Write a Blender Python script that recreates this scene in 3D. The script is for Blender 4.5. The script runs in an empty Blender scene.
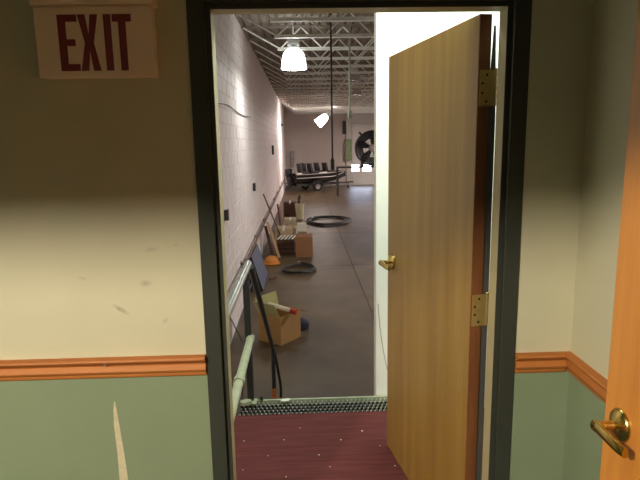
import bpy, bmesh, math, random
from mathutils import Vector, Matrix, Euler

random.seed(7)
R = math.radians
scene = bpy.context.scene
C = scene.collection

# ------------------------------------------------------------------ camera
EYE = Vector((0.0, 0.0, 1.63))
FPX, PITCH, ROLL, YAW = 545.0, 10.2, -1.0, 1.7
_p, _r, _y = R(PITCH), R(ROLL), R(YAW)
FWD = Vector((math.sin(_y) * math.cos(_p), math.cos(_y) * math.cos(_p), -math.sin(_p)))
_r0 = Vector((math.cos(_y), -math.sin(_y), 0))
_u0 = _r0.cross(FWD)
RIGHT = math.cos(_r) * _r0 + math.sin(_r) * _u0
UP = -math.sin(_r) * _r0 + math.cos(_r) * _u0
cam_data = bpy.data.cameras.new('camera')
cam = bpy.data.objects.new('camera', cam_data)
C.objects.link(cam)
cam_data.sensor_width = 36.0
cam_data.lens = FPX / 640.0 * 36.0
cam_data.clip_start, cam_data.clip_end = 0.02, 200
M3 = Matrix((RIGHT, UP, -FWD)).transposed()
cam.matrix_world = Matrix.Translation(EYE) @ M3.to_4x4()
scene.camera = cam

# ------------------------------------------------------------------ world + view
world = bpy.data.worlds.new('world')
scene.world = world
world.use_nodes = True
world.node_tree.nodes['Background'].inputs[0].default_value = (0.55, 0.68, 0.9, 1)
world.node_tree.nodes['Background'].inputs[1].default_value = 0.6
vs = scene.view_settings
vs.view_transform = 'Standard'
vs.look = 'None'
vs.gamma = 1.0
vs.use_curve_mapping = False
vs.exposure = 0.0

P_HIGHBAY = 66.0      # base watts of the lit high bay lamps and the added fill lamps
P_ROOM = 800.0         # glow of the pendant globe in the room behind the camera

# ------------------------------------------------------------------ photo ray helpers (distance always from a touched surface)
def ray(x, y):
    return RIGHT * ((x - 320) / FPX) + UP * ((240 - y) / FPX) + FWD
def on_z(x, y, z):
    v = ray(x, y); return EYE + v * ((z - EYE.z) / v.z)
def on_y(x, y, Y):
    v = ray(x, y); return EYE + v * (Y / v.y)
def on_x(x, y, X):
    v = ray(x, y); return EYE + v * (X / v.x)

# ------------------------------------------------------------------ key sizes (metres)
D = 1.684              # front of the steel door frame
WY0, WY1 = 1.690, 1.805  # dividing wall
ZF = -1.10             # warehouse floor
ZD = 3.70              # underside of roof deck
XL = -1.05             # block wall face
XR = 9.0
YF = 34.7              # far wall face
YL = 3.29              # landing edge

# ------------------------------------------------------------------ materials
MATS = {}
def lin(c):
    return tuple(((v / 255.0) / 12.92 if v / 255.0 <= 0.04045 else ((v / 255.0 + 0.055) / 1.055) ** 2.4) for v in c)

def mat(name, col, rough=0.5, metal=0.0, var=0.0, vscale=6.0, stretch=(1, 1, 1), bump=0.0, bscale=80.0,
        bstretch=None, col2=None, spec=0.5, emit=None, estr=0.0, trans=0.0, detail=4.0, coat=0.0, coords='Object'):
    if name in MATS: return MATS[name]
    m = bpy.data.materials.new(name); m.use_nodes = True
    nt = m.node_tree; b = nt.nodes['Principled BSDF']
    c = lin(col)
    b.inputs['Base Color'].default_value = (*c, 1)
    b.inputs['Roughness'].default_value = rough
    b.inputs['Metallic'].default_value = metal
    b.inputs['Specular IOR Level'].default_value = spec
    b.inputs['Coat Weight'].default_value = coat
    b.inputs['Transmission Weight'].default_value = trans
    if emit:
        b.inputs['Emission Color'].default_value = (*emit, 1)
        b.inputs['Emission Strength'].default_value = estr
    tc = nt.nodes.new('ShaderNodeTexCoord')
    if var > 0 or col2:
        mp = nt.nodes.new('ShaderNodeMapping'); mp.inputs['Scale'].default_value = stretch
        nt.links.new(tc.outputs[coords], mp.inputs[0])
        n = nt.nodes.new('ShaderNodeTexNoise'); n.inputs['Scale'].default_value = vscale; n.inputs['Detail'].default_value = detail
        nt.links.new(mp.outputs[0], n.inputs['Vector'])
        rp = nt.nodes.new('ShaderNodeValToRGB')
        if col2: lo, hi = lin(col2), c
        else:
            lo = tuple(v * (1 - var) for v in c); hi = tuple(min(1, v * (1 + var)) for v in c)
        rp.color_ramp.elements[0].position = 0.3; rp.color_ramp.elements[0].color = (*lo, 1)
        rp.color_ramp.elements[1].position = 0.7; rp.color_ramp.elements[1].color = (*hi, 1)
        nt.links.new(n.outputs['Fac'], rp.inputs[0])
        nt.links.new(rp.outputs[0], b.inputs['Base Color'])
    if bump > 0:
        mp2 = nt.nodes.new('ShaderNodeMapping'); mp2.inputs['Scale'].default_value = bstretch or (1, 1, 1)
        nt.links.new(tc.outputs[coords], mp2.inputs[0])
        n2 = nt.nodes.new('ShaderNodeTexNoise'); n2.inputs['Scale'].default_value = bscale; n2.inputs['Detail'].default_value = 3
        nt.links.new(mp2.outputs[0], n2.inputs['Vector'])
        bp = nt.nodes.new('ShaderNodeBump'); bp.inputs['Strength'].default_value = bump; bp.inputs['Distance'].default_value = 0.01
        nt.links.new(n2.outputs['Fac'], bp.inputs['Height'])
        nt.links.new(bp.outputs[0], b.inputs['Normal'])
    MATS[name] = m
    return m

def wood(name, col, col2, rough=0.45, axis='Z', grain=26.0, coat=0.1):
    """plank-sawn grain running along one axis"""
    st = {'Z': (1, 1, 0.05), 'X': (0.05, 1, 1), 'Y': (1, 0.05, 1)}[axis]
    m = mat(name, col, rough, col2=col2, vscale=grain, stretch=st, bump=0.12, bscale=grain * 5, bstretch=st, detail=8, coat=coat)
    return m

def scuffed_paint(name, col, marks, scale=3.0):
    """wall paint, faintly mottled, with worn scuff marks: marks = (x, y, z, rx, rz)"""
    m = mat(name, col, 0.62, var=0.035, vscale=scale, bump=0.05, bscale=220)
    nt = m.node_tree; b = nt.nodes['Principled BSDF']
    src = b.inputs['Base Color'].links[0].from_socket
    tc = nt.nodes.new('ShaderNodeTexCoord')
    for (x, z, rx, rz, ang, amt) in marks:
        mp = nt.nodes.new('ShaderNodeMapping'); mp.vector_type = 'TEXTURE'
        mp.inputs['Location'].default_value = (x, WY0, z)
        mp.inputs['Rotation'].default_value = (0, R(ang), 0)
        mp.inputs['Scale'].default_value = (rx, 1, rz)
        nt.links.new(tc.outputs['Object'], mp.inputs[0])
        g = nt.nodes.new('ShaderNodeTexGradient'); g.gradient_type = 'SPHERICAL'
        nt.links.new(mp.outputs[0], g.inputs[0])
        n = nt.nodes.new('ShaderNodeTexNoise'); n.inputs['Scale'].default_value = 60
        nt.links.new(tc.outputs['Object'], n.inputs['Vector'])
        mu = nt.nodes.new('ShaderNodeMath'); mu.operation = 'MULTIPLY'
        nt.links.new(g.outputs['Fac'], mu.inputs[0]); nt.links.new(n.outputs['Fac'], mu.inputs[1])
        m2 = nt.nodes.new('ShaderNodeMath'); m2.operation = 'MULTIPLY'; m2.use_clamp = True; m2.inputs[1].default_value = amt
        nt.links.new(mu.outputs[0], m2.inputs[0])
        mx = nt.nodes.new('ShaderNodeMix'); mx.data_type = 'RGBA'
        nt.links.new(m2.outputs[0], mx.inputs['Factor']); nt.links.new(src, mx.inputs['A'])
        mx.inputs['B'].default_value = (*lin((120, 98, 70)), 1)
        src = mx.outputs['Result']
    nt.links.new(src, b.inputs['Base Color'])
    return m

M_CREAM = scuffed_paint('cream_wall_paint', (202, 199, 172),
    [(-0.589, 1.116, 0.035, 0.010, 35, 1.2), (-0.504, 1.199, 0.022, 0.016, 0, 0.8), (-0.481, 1.307, 0.03, 0.010, -10, 0.6),
     (-0.45, 1.075, 0.016, 0.008, -40, 0.8), (-0.40, 1.32, 0.012, 0.006, 0, 0.5), (-0.70, 1.22, 0.02, 0.008, 20, 0.4)])
M_GREEN = mat('sage_green_wall_paint', (132, 147, 119), 0.6, var=0.03, vscale=4, bump=0.05, bscale=220)
M_FRAME = mat('dark_green_frame_paint', (56, 60, 53), 0.42, var=0.05, vscale=5)
M_FRAMECREAM = mat('cream_jamb_paint', (184, 172, 134), 0.5, var=0.05, vscale=8)
M_PINE = wood('orange_pine_trim', (190, 120, 56), (166, 97, 42), 0.62, 'X', 30, 0.0)
M_PINEY = wood('orange_pine_trim_side', (190, 120, 56), (166, 97, 42), 0.62, 'Y', 30, 0.0)
M_LEAF = wood('golden_birch_veneer', (166, 130, 62), (144, 108, 46), 0.42, 'Z', 16, 0.15)
M_EDGE = wood('reddish_door_edge', (138, 88, 52), (118, 72, 42), 0.5, 'Z', 40, 0.0)
M_OAK = wood('orange_oak_veneer', (222, 150, 66), (204, 130, 52), 0.4, 'Z', 20, 0.25)
M_BRASS = mat('polished_brass', (200, 174, 100), 0.24, 1.0)
M_BRASSDULL = mat('dull_brass', (196, 168, 104), 0.5, 0.6, var=0.12, vscale=40)
M_SCREW = mat('dark_screw', (60, 50, 36), 0.5, 0.8)
M_WHITEPLASTIC = mat('aged_white_plastic', (248, 226, 202), 0.5, var=0.02, vscale=6)
M_RED = mat('exit_letter_red', (128, 50, 56), 0.5)
M_CARPET = mat('burgundy_carpet', (112, 62, 62), 0.95, col2=(94, 50, 51), vscale=14, stretch=(0.25, 3.0, 1), bump=0.6, bscale=420, spec=0.1)
M_CARPETG = mat('dark_grey_carpet', (60, 62, 58), 0.95, var=0.15, vscale=30, bump=0.5, bscale=400, spec=0.1)
M_WHITEWALL = mat('white_drywall', (236, 236, 230), 0.6, var=0.02, vscale=3)
M_BLOCK = mat('white_painted_block', (234, 222, 218), 0.6, var=0.05, vscale=2.2, bump=0.15, bscale=60)
M_MORTAR = mat('painted_mortar', (224, 212, 208), 0.8, var=0.04, vscale=5)
M_FARWALL = mat('far_wall_paint', (200, 188, 180), 0.7, var=0.05, vscale=1.2)
M_CONC = mat('worn_concrete', (98, 81, 58), 0.45, col2=(66, 54, 38), spec=0.4, vscale=1.3, bump=0.03, bscale=30, detail=8)
M_JOINT = mat('floor_joint', (58, 50, 46), 0.9, var=0.1)
M_DECK_CHORD_SHADE = mat('roof_deck_paint_and_chord_shade', (142, 130, 118), 0.6, var=0.08, vscale=1.5)
M_JOIST = mat('white_steel_joist', (244, 243, 234), 0.5, var=0.04, vscale=3)
M_STEEL = mat('galvanised_steel', (176, 182, 176), 0.3, 0.9, var=0.15, vscale=12)
M_TOOTH = mat('worn_bright_steel', (206, 206, 196), 0.4, 0.3, var=0.15, vscale=30)
M_GAPSTRIP = mat('grey_gap_strip', (78, 76, 72), 0.6, var=0.08)
M_PALE = mat('pale_green_pipe_paint', (160, 166, 140), 0.5, var=0.14, vscale=18)
M_BLACKSTEEL = mat('black_painted_steel', (38, 38, 38), 0.45, var=0.15, vscale=15)
M_PIPE = mat('brown_iron_pipe', (92, 66, 54), 0.6, 0.2, var=0.2, vscale=6)
M_RUST = mat('orange_primer', (170, 96, 46), 0.7, var=0.15, vscale=20)
M_CARD = mat('cardboard', (176, 132, 80), 0.8, var=0.06, vscale=8)
M_CARDL = mat('pale_cardboard', (184, 178, 122), 0.8, var=0.08, vscale=8)
M_CARDD = mat('brown_cardboard', (138, 94, 60), 0.8, var=0.08, vscale=8)
M_RUBBER = mat('black_rubber', (34, 33, 34), 0.5, var=0.1, vscale=10)
M_SLATE = mat('slate_blue_board', (84, 90, 112), 0.55, var=0.06, vscale=4)
M_LUMBER = wood('pale_lumber', (196, 160, 116), (172, 136, 94), 0.7, 'Z', 24, 0)
M_LUMBERD = wood('dark_lumber', (96, 62, 42), (78, 50, 34), 0.7, 'Z', 24, 0)
M_PAPER = mat('white_paper', (228, 220, 200), 0.8, var=0.03, vscale=8)
M_REDTAPE = mat('red_plastic', (178, 40, 30), 0.5)
M_ORANGE = mat('orange_sack', (196, 122, 48), 0.7, var=0.1, vscale=10)
M_HULL = mat('black_hull', (34, 32, 36), 0.25, coat=0.5, var=0.1, vscale=4)
M_STRIPE = mat('silver_stripe', (170, 164, 158), 0.35, 0.3)
M_DECKBOAT = mat('boat_carpet', (88, 84, 82), 0.9, var=0.1, vscale=20)
M_SEAT = mat('charcoal_vinyl', (58, 56, 58), 0.5, var=0.1, vscale=10)
M_CUSH = mat('white_vinyl', (226, 218, 212), 0.5, var=0.03, vscale=9)
M_CHROME = mat('zinc_wheel', (188, 184, 180), 0.3, 0.8)
M_DOORWHITE = mat('white_overhead_door', (206, 202, 196), 0.5, var=0.04, vscale=2)
M_PANE = mat('daylit_window_pane', (230, 240, 255), 0.1, emit=(0.62, 0.74, 1.0), estr=24.0)
M_GREENBOX = mat('pale_green_cabinet', (132, 150, 108), 0.5, var=0.08, vscale=5)
M_DARKGREY = mat('dark_grey_metal', (64, 62, 62), 0.5, 0.4, var=0.1, vscale=8)
M_GREYBOX = mat('grey_cabinet', (160, 150, 146), 0.5, var=0.05, vscale=5)
M_LENS = mat('glowing_acrylic_shade', (245, 250, 250), 0.3, emit=(0.93, 1.0, 0.97), estr=7.0)
M_LENSW = mat('glowing_warm_lens', (250, 240, 235), 0.3, emit=(1.0, 0.90, 0.86), estr=14.0)
M_SHADE = mat('unlit_acrylic_shade', (196, 188, 186), 0.25, var=0.05, vscale=6)
M_BALLAST = mat('white_ballast_housing', (216, 218, 214), 0.45)
M_PANEL = mat('lit_ceiling_panel', (255, 240, 215), 0.4, emit=(1.0, 0.87, 0.67), estr=P_ROOM)
M_ROOM = mat('warm_room_paint', (66, 66, 56), 0.7, var=0.03, vscale=3)
M_CEILTILE = mat('ceiling_paint', (196, 208, 206), 0.8, var=0.03, vscale=6)
M_DRYWALL = mat('exposed_plaster', (206, 196, 166), 0.85, var=0.08, vscale=60)
M_BLUE = mat('dark_blue_cloth', (44, 46, 66), 0.8, var=0.15, vscale=20)
M_YELLOW = mat('pale_yellow_plastic', (206, 198, 162), 0.5, var=0.06, vscale=9)
M_TAPE = mat('white_tape_scrap', (224, 226, 214), 0.7)

# ------------------------------------------------------------------ geometry helpers (all vertices in world metres)
OFF = {}
def thing(name, label, cat, loc=(0, 0, 0), group=None, kind=None):
    o = bpy.data.objects.new(name, None); C.objects.link(o)
    o.empty_display_size = 0.1
    o.location = loc
    OFF[o.name] = Vector(loc)
    o['label'] = label; o['category'] = cat
    if group: o['group'] = group
    if kind: o['kind'] = kind
    return o

def obj(name, bm, m, parent=None, label=None, cat=None, group=None, kind=None, smooth=False, base=None):
    """one mesh object; bm vertices are in world space"""
    me = bpy.data.meshes.new(name)
    if parent is not None: off = OFF[parent.name]
    elif base is not None: off = Vector(base)
    else: off = Vector((0, 0, 0))
    bmesh.ops.translate(bm, verts=bm.verts, vec=-off)
    bmesh.ops.recalc_face_normals(bm, faces=bm.faces)
    bm.to_mesh(me); bm.free()
    for mm in (m if isinstance(m, (list, tuple)) else [m]): me.materials.append(mm)
    if smooth:
        for p in me.polygons: p.use_smooth = True
        try: me.set_sharp_from_angle(angle=R(40))
        except Exception: pass
    o = bpy.data.objects.new(name, me); C.objects.link(o)
    if parent is not None:
        o.parent = parent
    else:
        o.location = off
    OFF[o.name] = off
    if label: o['label'] = label
    if cat: o['category'] = cat
    if group: o['group'] = group
    if kind: o['kind'] = kind
    return o

def B(): return bmesh.new()

def box(bm, x0, x1, y0, y1, z0, z1, bev=0.0, mi=0, M=None):
    if x1 < x0: x0, x1 = x1, x0
    if y1 < y0: y0, y1 = y1, y0
    if z1 < z0: z0, z1 = z1, z0
    t = bmesh.new()
    vs_ = [t.verts.new(p) for p in ((x0,y0,z0),(x1,y0,z0),(x1,y1,z0),(x0,y1,z0),(x0,y0,z1),(x1,y0,z1),(x1,y1,z1),(x0,y1,z1))]
    for f in ((0,3,2,1),(4,5,6,7),(0,1,5,4),(1,2,6,5),(2,3,7,6),(3,0,4,7)):
        t.faces.new([vs_[i] for i in f])
    if bev > 0:
        bmesh.ops.bevel(t, geom=list(t.edges), offset=bev, segments=2, affect='EDGES', profile=0.6)
    for f in t.faces: f.material_index = mi
    merge(bm, t, M)
    return bm

def merge(bm, t, M=None):
    vm = {}
    for v in t.verts:
        vm[v] = bm.verts.new(M @ v.co if M is not None else v.co)
    for f in t.faces:
        try:
            nf = bm.faces.new([vm[v] for v in f.verts]); nf.material_index = f.material_index; nf.smooth = f.smooth
        except ValueError: pass
    t.free()

def tube(bm, pts, r, n=10, caps=True, closed=False):
    pts = [Vector(p) for p in pts]
    rings = []
    N = len(pts)
    prev = None
    for i, p in enumerate(pts):
        if closed: d = pts[(i + 1) % N] - pts[i - 1]
        elif i == 0: d = pts[1] - pts[0]
        elif i == N - 1: d = pts[-1] - pts[-2]
        else: d = pts[i + 1] - pts[i - 1]
        d.normalize()
        if prev is None:
            a = Vector((0, 0, 1)) if abs(d.z) < 0.9 else Vector((1, 0, 0))
            u = d.cross(a).normalized()
        else:
            u = (prev - d * prev.dot(d)).normalized()
        prev = u
        w = d.cross(u)
        rr = r[i] if isinstance(r, (list, tuple)) else r
        rings.append([bm.verts.new(p + (u * math.cos(2*math.pi*k/n) + w * math.sin(2*math.pi*k/n)) * rr) for k in range(n)])
    for i in range(N if closed else N - 1):
        a, b = rings[i], rings[(i + 1) % N]
        for k in range(n):
            bm.faces.new((a[k], a[(k+1) % n], b[(k+1) % n], b[k]))
    if caps and not closed:
        bm.faces.new(rings[0][::-1]); bm.faces.new(rings[-1])
    return bm

def lathe(bm, prof, n=24, M=None):
    """prof: (radius, z) pairs about the z axis, then placed by M"""
    t = bmesh.new()
    rings = []
    for r_, z in prof:
        if r_ < 1e-6: rings.append([t.verts.new((0, 0, z))])
        else: rings.append([t.verts.new((r_*math.cos(2*math.pi*k/n), r_*math.sin(2*math.pi*k/n), z)) for k in range(n)])
    for a, b in zip(rings, rings[1:]):
        for k in range(n):
            if len(a) == 1 and len(b) == 1: continue
            if len(a) == 1: t.faces.new((a[0], b[k], b[(k+1) % n]))
            elif len(b) == 1: t.faces.new((a[k], a[(k+1) % n], b[0]))
            else: t.faces.new((a[k], a[(k+1) % n], b[(k+1) % n], b[k]))
    merge(bm, t, M)
    return bm

def prism(bm, poly, axis, a, b, M=None, mi=0):
    """polygon (2D) extruded along axis from a to b"""
    t = bmesh.new()
    def P(u, v, w):
        return {'X': (w, u, v), 'Y': (u, w, v), 'Z': (u, v, w)}[axis]
    va = [t.verts.new(P(u, v, a)) for u, v in poly]; vb = [t.verts.new(P(u, v, b)) for u, v in poly]
    t.faces.new(va[::-1]); t.faces.new(vb)
    n = len(poly)
    for i in range(n): t.faces.new((va[i], va[(i+1) % n], vb[(i+1) % n], vb[i]))
    for f in t.faces: f.material_index = mi
    merge(bm, t, M)
    return bm

def frame_matrix(origin, ex, ey, ez):
    return Matrix.Translation(Vector(origin)) @ Matrix((ex, ey, ez)).transposed().to_4x4()

def spline(pts, n=8):
    """Catmull-Rom through the points"""
    P = [Vector(p) for p in pts]; P = [P[0]*2 - P[1]] + P + [P[-1]*2 - P[-2]]
    out = []
    for i in range(1, len(P) - 2):
        for k in range(n):
            t = k / n
            out.append(0.5 * ((2*P[i]) + (-P[i-1] + P[i+1])*t + (2*P[i-1] - 5*P[i] + 4*P[i+1] - P[i+2])*t*t + (-P[i-1] + 3*P[i] - 3*P[i+1] + P[i+2])*t**3))
    out.append(P[-2])
    return out

# ================================================================== THE SETTING
ZRL, ZRR = 0.923, 0.897        # chair rail centre heights, either side of the doorway
FX0, FX1 = -0.3265, 0.6895     # outer edges of the steel frame
FZ = 1.63 + 0.455              # top of the frame
XS = 0.877                     # vestibule side wall

def wall_front():
    bm = B()
    g = [(-1.5, FX0 + 0.02, 0, ZRL, 1), (-1.5, FX0 + 0.02, ZRL, 2.5, 0), (FX1 - 0.02, XS, 0, ZRR, 1), (FX1 - 0.02, XS, ZRR, 2.5, 0),
         (FX0 + 0.02, FX1 - 0.02, FZ - 0.02, 2.5, 0)]
    for x0, x1, z0, z1, mi in g: box(bm, x0, x1, WY0, WY1, z0, z1, mi=mi)
    w = obj('wall_front', bm, [M_CREAM, M_GREEN], None, 'two-tone painted wall around the doorway, cream above sage green', 'wall', kind='structure')
    # torn strip in the green paint
    bm = B()
    pts = [(-0.641, 0.50), (-0.640, 0.62), (-0.643, 0.72), (-0.640, 0.775), (-0.636, 0.803), (-0.632, 0.80), (-0.629, 0.76), (-0.624, 0.70), (-0.618, 0.62), (-0.611, 0.50)]
    prism(bm, pts, 'Y', WY0 - 0.0006, WY0 + 0.001)
    obj('paint_scrape', bm, M_DRYWALL, w, 'pale torn scrape through the green paint')
    return w
wall_front()

bm = B(); box(bm, XS, XS + 0.1, 0.26, WY1, 0, ZRR, mi=1); box(bm, XS, XS + 0.1, 0.26, WY1, ZRR, 2.5, mi=0)
obj('wall_right', bm, [M_CREAM, M_GREEN], None, 'two-tone side wall behind the orange door', 'wall', kind='structure')
bm = B(); box(bm, -1.6, -1.5, 0.26, WY1, 0, ZRL, mi=1); box(bm, -1.6, -1.5, 0.26, WY1, ZRL, 2.5, mi=0)
obj('wall_left', bm, [M_CREAM, M_GREEN], None, 'two-tone side wall of the vestibule beyond the exit sign', 'wall', kind='structure')
bm = B()
box(bm, -3.2, -1.55, 0.13, 0.26, 0, 3.0); box(bm, 0.78, 2.6, 0.13, 0.26, 0, 3.0); box(bm, -1.55, 0.78, 0.13, 0.26, 2.04, 3.0)
obj('wall_back', bm, M_ROOM, None, 'wall with the wide doorway the view is taken through', 'wall', kind='structure')
bm = B(); box(bm, -1.6, XS + 0.1, 0.26, WY1, 2.45, 2.5)
obj('ceiling_vestibule', bm, M_CEILTILE, None, 'low vestibule ceiling', 'ceiling', kind='structure')
bm = B(); box(bm, -1.6, XS + 0.1, 0.13, WY1, -0.12, 0.0)
obj('floor_vestibule', bm, M_CARPETG, None, 'dark grey carpet of the vestibule floor', 'floor', kind='structure')
# the lit room behind
bm = B(); box(bm, -3.2, 2.6, -4.0, 0.13, -0.12, 0.0); obj('floor_room', bm, M_CARPETG, None, 'dark grey carpet of the room behind', 'floor', kind='structure')
bm = B(); box(bm, -3.2, 2.6, -4.0, 0.13, 3.0, 3.05); obj('ceiling_room', bm, M_CEILTILE, None, 'ceiling of the room behind', 'ceiling', kind='structure')
bm = B(); box(bm, -3.3, -3.2, -4.0, 0.26, 0, 3.05); obj('wall_room_left', bm, M_ROOM, None, 'left wall of the room behind', 'wall', kind='structure')
bm = B(); box(bm, 2.6, 2.7, -4.0, 0.26, 0, 3.05); obj('wall_room_right', bm, M_ROOM, None, 'right wall of the room behind', 'wall', kind='structure')
bm = B(); box(bm, -3.3, 2.7, -4.1, -4.0, 0, 3.05); obj('wall_room_back', bm, M_ROOM, None, 'rear wall of the room behind', 'wall', kind='structure')

def area(name, loc, rot, sx, sy, watts, col, parent=None, shape='RECTANGLE', spread=180):
    l = bpy.data.lights.new(name, 'AREA'); l.shape = shape; l.size = sx; l.size_y = sy; l.energy = watts; l.color = col; l.spread = R(spread)
    o = bpy.data.objects.new(name, l); C.objects.link(o)
    off = OFF[parent.name] if parent else Vector((0, 0, 0))
    o.location = Vector(loc) - off; o.rotation_euler = rot
    if parent: o.parent = parent
    return o

def room_panel():
    x, y, z = -1.45, -1.05, 2.585
    t = thing('pendant_globe', 'warm opal globe pendant in the room behind', 'pendant lamp', (x, y, 3.0))
    bm = B(); lathe(bm, [(0.04, 0.112), (0.075, 0.094), (0.108, 0.055), (0.12, 0.0), (0.108, -0.055), (0.075, -0.094), (0.035, -0.115), (0, -0.12)], 24, Matrix.Translation((x, y, z))); obj('globe', bm, M_PANEL, t, smooth=True)
    bm = B(); lathe(bm, [(0, 0.414), (0.06, 0.414), (0.06, 0.39), (0.01, 0.38), (0.01, 0.14), (0.045, 0.13), (0.045, 0.106), (0, 0.106)], 20, Matrix.Translation((x, y, z))); obj('canopy', bm, M_BALLAST, t, smooth=True)
room_panel()

# ---- steel door frame
def door_frame():
    t = thing('trim_1', 'dark green steel door frame with cream inner stop', 'door frame', (0.18, D, 0), kind='structure')
    IX0, IX1 = FX0 + 0.051, FX1 - 0.051
    IZ = FZ - 0.051
    Yb = 1.815
    bm = B(); box(bm, FX0, IX0, D, Yb, 0, FZ, 0.003); obj('jamb', bm, M_FRAME, t)
    bm = B(); box(bm, IX1, FX1, D, Yb, 0, FZ, 0.003); obj('jamb', bm, M_FRAME, t)
    bm = B(); box(bm, IX0, IX1, D, Yb, IZ, FZ, 0.003); obj('head', bm, M_FRAME, t)
    s = 0.016
    for x0, x1 in ((IX0, IX0 + s), (IX1 - s, IX1)):
        bm = B(); box(bm, x0, x1, D + 0.015, D + 0.019, 0, IZ); obj('stop_face', bm, M_FRAME, t)
        bm = B(); box(bm, x0, x1, D + 0.019, 1.768, 0, IZ); obj('stop', bm, M_FRAMECREAM, t, 'cream painted stop')
    bm = B(); box(bm, IX0 + s, IX1 - s, D + 0.015, D + 0.019, IZ - s, IZ); obj('stop_face', bm, M_FRAME, t)
    bm = B(); box(bm, IX0 + s, IX1 - s, D + 0.019, 1.768, IZ - s, IZ); obj('stop', bm, M_FRAMECREAM, t, 'cream painted stop')
    # strike plate
    bm = B(); box(bm, IX0 - 0.0005, IX0 + 0.0015, 1.772, 1.805, 0.92, 1.04); obj('strike_plate', bm, M_BRASSDULL, t)
door_frame()

# ---- chair rails (moulded profile: depth out of the wall, height)
PROF = [(0, -0.034), (0.008, -0.034), (0.011, -0.028), (0.011, -0.022), (0.017, -0.018), (0.020, -0.010), (0.015, 0.000), (0.013, 0.008),
        (0.018, 0.016), (0.026, 0.020), (0.029, 0.026), (0.026, 0.032), (0.018, 0.034), (0, 0.034)]
def chair_rail(name, along, a, b, plane, sgn, zc, m, label):
    bm = B()
    t = bmesh.new()
    if along == 'X':
        prism(bm, [(plane + sgn*d, zc + z) for d, z in PROF], 'X', a, b)
    else:
        prism(bm, [(plane + sgn*d, zc + z) for d, z in PROF], 'Y', a, b)
    t.free()
    return obj(name, bm, m, None, label, 'chair rail', kind='structure', smooth=True)
r1 = chair_rail('trim_2', 'X', -1.5, FX0 - 0.001, WY0, -1, ZRL, M_PINE, 'moulded orange pine chair rail on the wall under the exit sign')
bm = B(); lathe(bm, [(0.0045, 0), (0.004, 0.0012), (0, 0.0015)], 10, frame_matrix((-0.645, WY0 - 0.0262, ZRL + 0.017), Vector((1,0,0)), Vector((0,0,1)), Vector((0,-1,0))))
obj('nail_head', bm, M_CHROME, r1)
chair_rail('trim_3', 'X', FX1 + 0.001, XS - 0.02, WY0, -1, ZRR, M_PINE, 'short orange pine chair rail between door frame and side wall')
chair_rail('trim_4', 'Y', 0.27, WY0, XS, -1, ZRR, M_PINEY, 'orange pine chair rail on the side wall behind the orange door')

# ---- landing, grating and steps
bm = B(); box(bm, -0.46, 1.9, WY1, 3.09, -0.20, 0.0); box(bm, FX0 + 0.03, FX1 - 0.03, WY0, WY1, -0.12, 0.0)
obj('floor_landing', bm, M_CARPET, None, 'burgundy carpeted landing beyond the doorway', 'floor', kind='structure')
bm = B(); box(bm, -0.46, 1.9, 1.83, YL, ZF, -0.2005)
obj('floor_landing_base', bm, M_CONC, None, 'raised concrete base under the landing', 'platform', kind='structure')
st = thing('floor_steps', 'concrete steps leading down from the landing', 'steps', (0.1, YL, ZF), kind='structure')
for i in range(5):
    bm = B(); box(bm, -0.46, 0.42, YL + 0.002 + i*0.33, YL + 0.33 + i*0.33, ZF, -0.183*(i + 1), 0.004); obj('step', bm, M_CONC, st)

def grating():
    x0, x1, y0, y1 = -0.425, 0.62, 3.095, 3.272
    t = thing('grip_grating', 'black and silver diamond grip grating across the landing edge', 'grating', (0.1, 3.18, -0.2))
    bm = B(); box(bm, x0, x1, y0, y1, -0.198, -0.0305); obj('pan', bm, M_RUBBER, t)
    pitch = 0.0268; rows = 5
    for k in range(rows):
        yc = y0 + 0.012 + k * 0.037
        bm = B()
        i = 0
        x = x0 + 0.004 + (pitch/2 if k % 2 else 0)
        while x + 0.014 < x1:
            # folded tooth: sloped flanks, flat crown
            prism(bm, [(x, -0.026), (x + 0.002, -0.002), (x + 0.008, -0.002), (x + 0.010, -0.026), (x + 0.008, -0.026), (x + 0.007, -0.005), (x + 0.003, -0.005), (x + 0.002, -0.026)], 'Y', yc - 0.0045, yc + 0.0045)
            x += pitch
        obj('tooth_row', bm, M_TOOTH, t, 'row of raised silver teeth')
        bm = B()
        prevs = None
        for i in range(int((x1 - x0)/(pitch/2)) + 1):
            x = min(x0 + i*pitch/2, x1); yy = yc + 0.0185 + (0.006 if i % 2 else -0.006)
            vs_ = [bm.verts.new((x, yy - 0.0012, -0.03)), bm.verts.new((x, yy + 0.0012, -0.03)), bm.verts.new((x, yy + 0.0012, -0.016)), bm.verts.new((x, yy - 0.0012, -0.016))]
            if prevs:
                for a in range(4): bm.faces.new((prevs[a], prevs[(a+1) % 4], vs_[(a+1) % 4], vs_[a]))
            prevs = vs_
        if k < 4: obj('strand', bm, M_RUBBER, t)
        else: bm.free()
    bm = B(); box(bm, x0, 0.62, y1 + 0.002, YL, -0.19, 0.0025, 0.001); obj('nosing', bm, M_PALE, t, 'pale metal edge strip')
grating()

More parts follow.
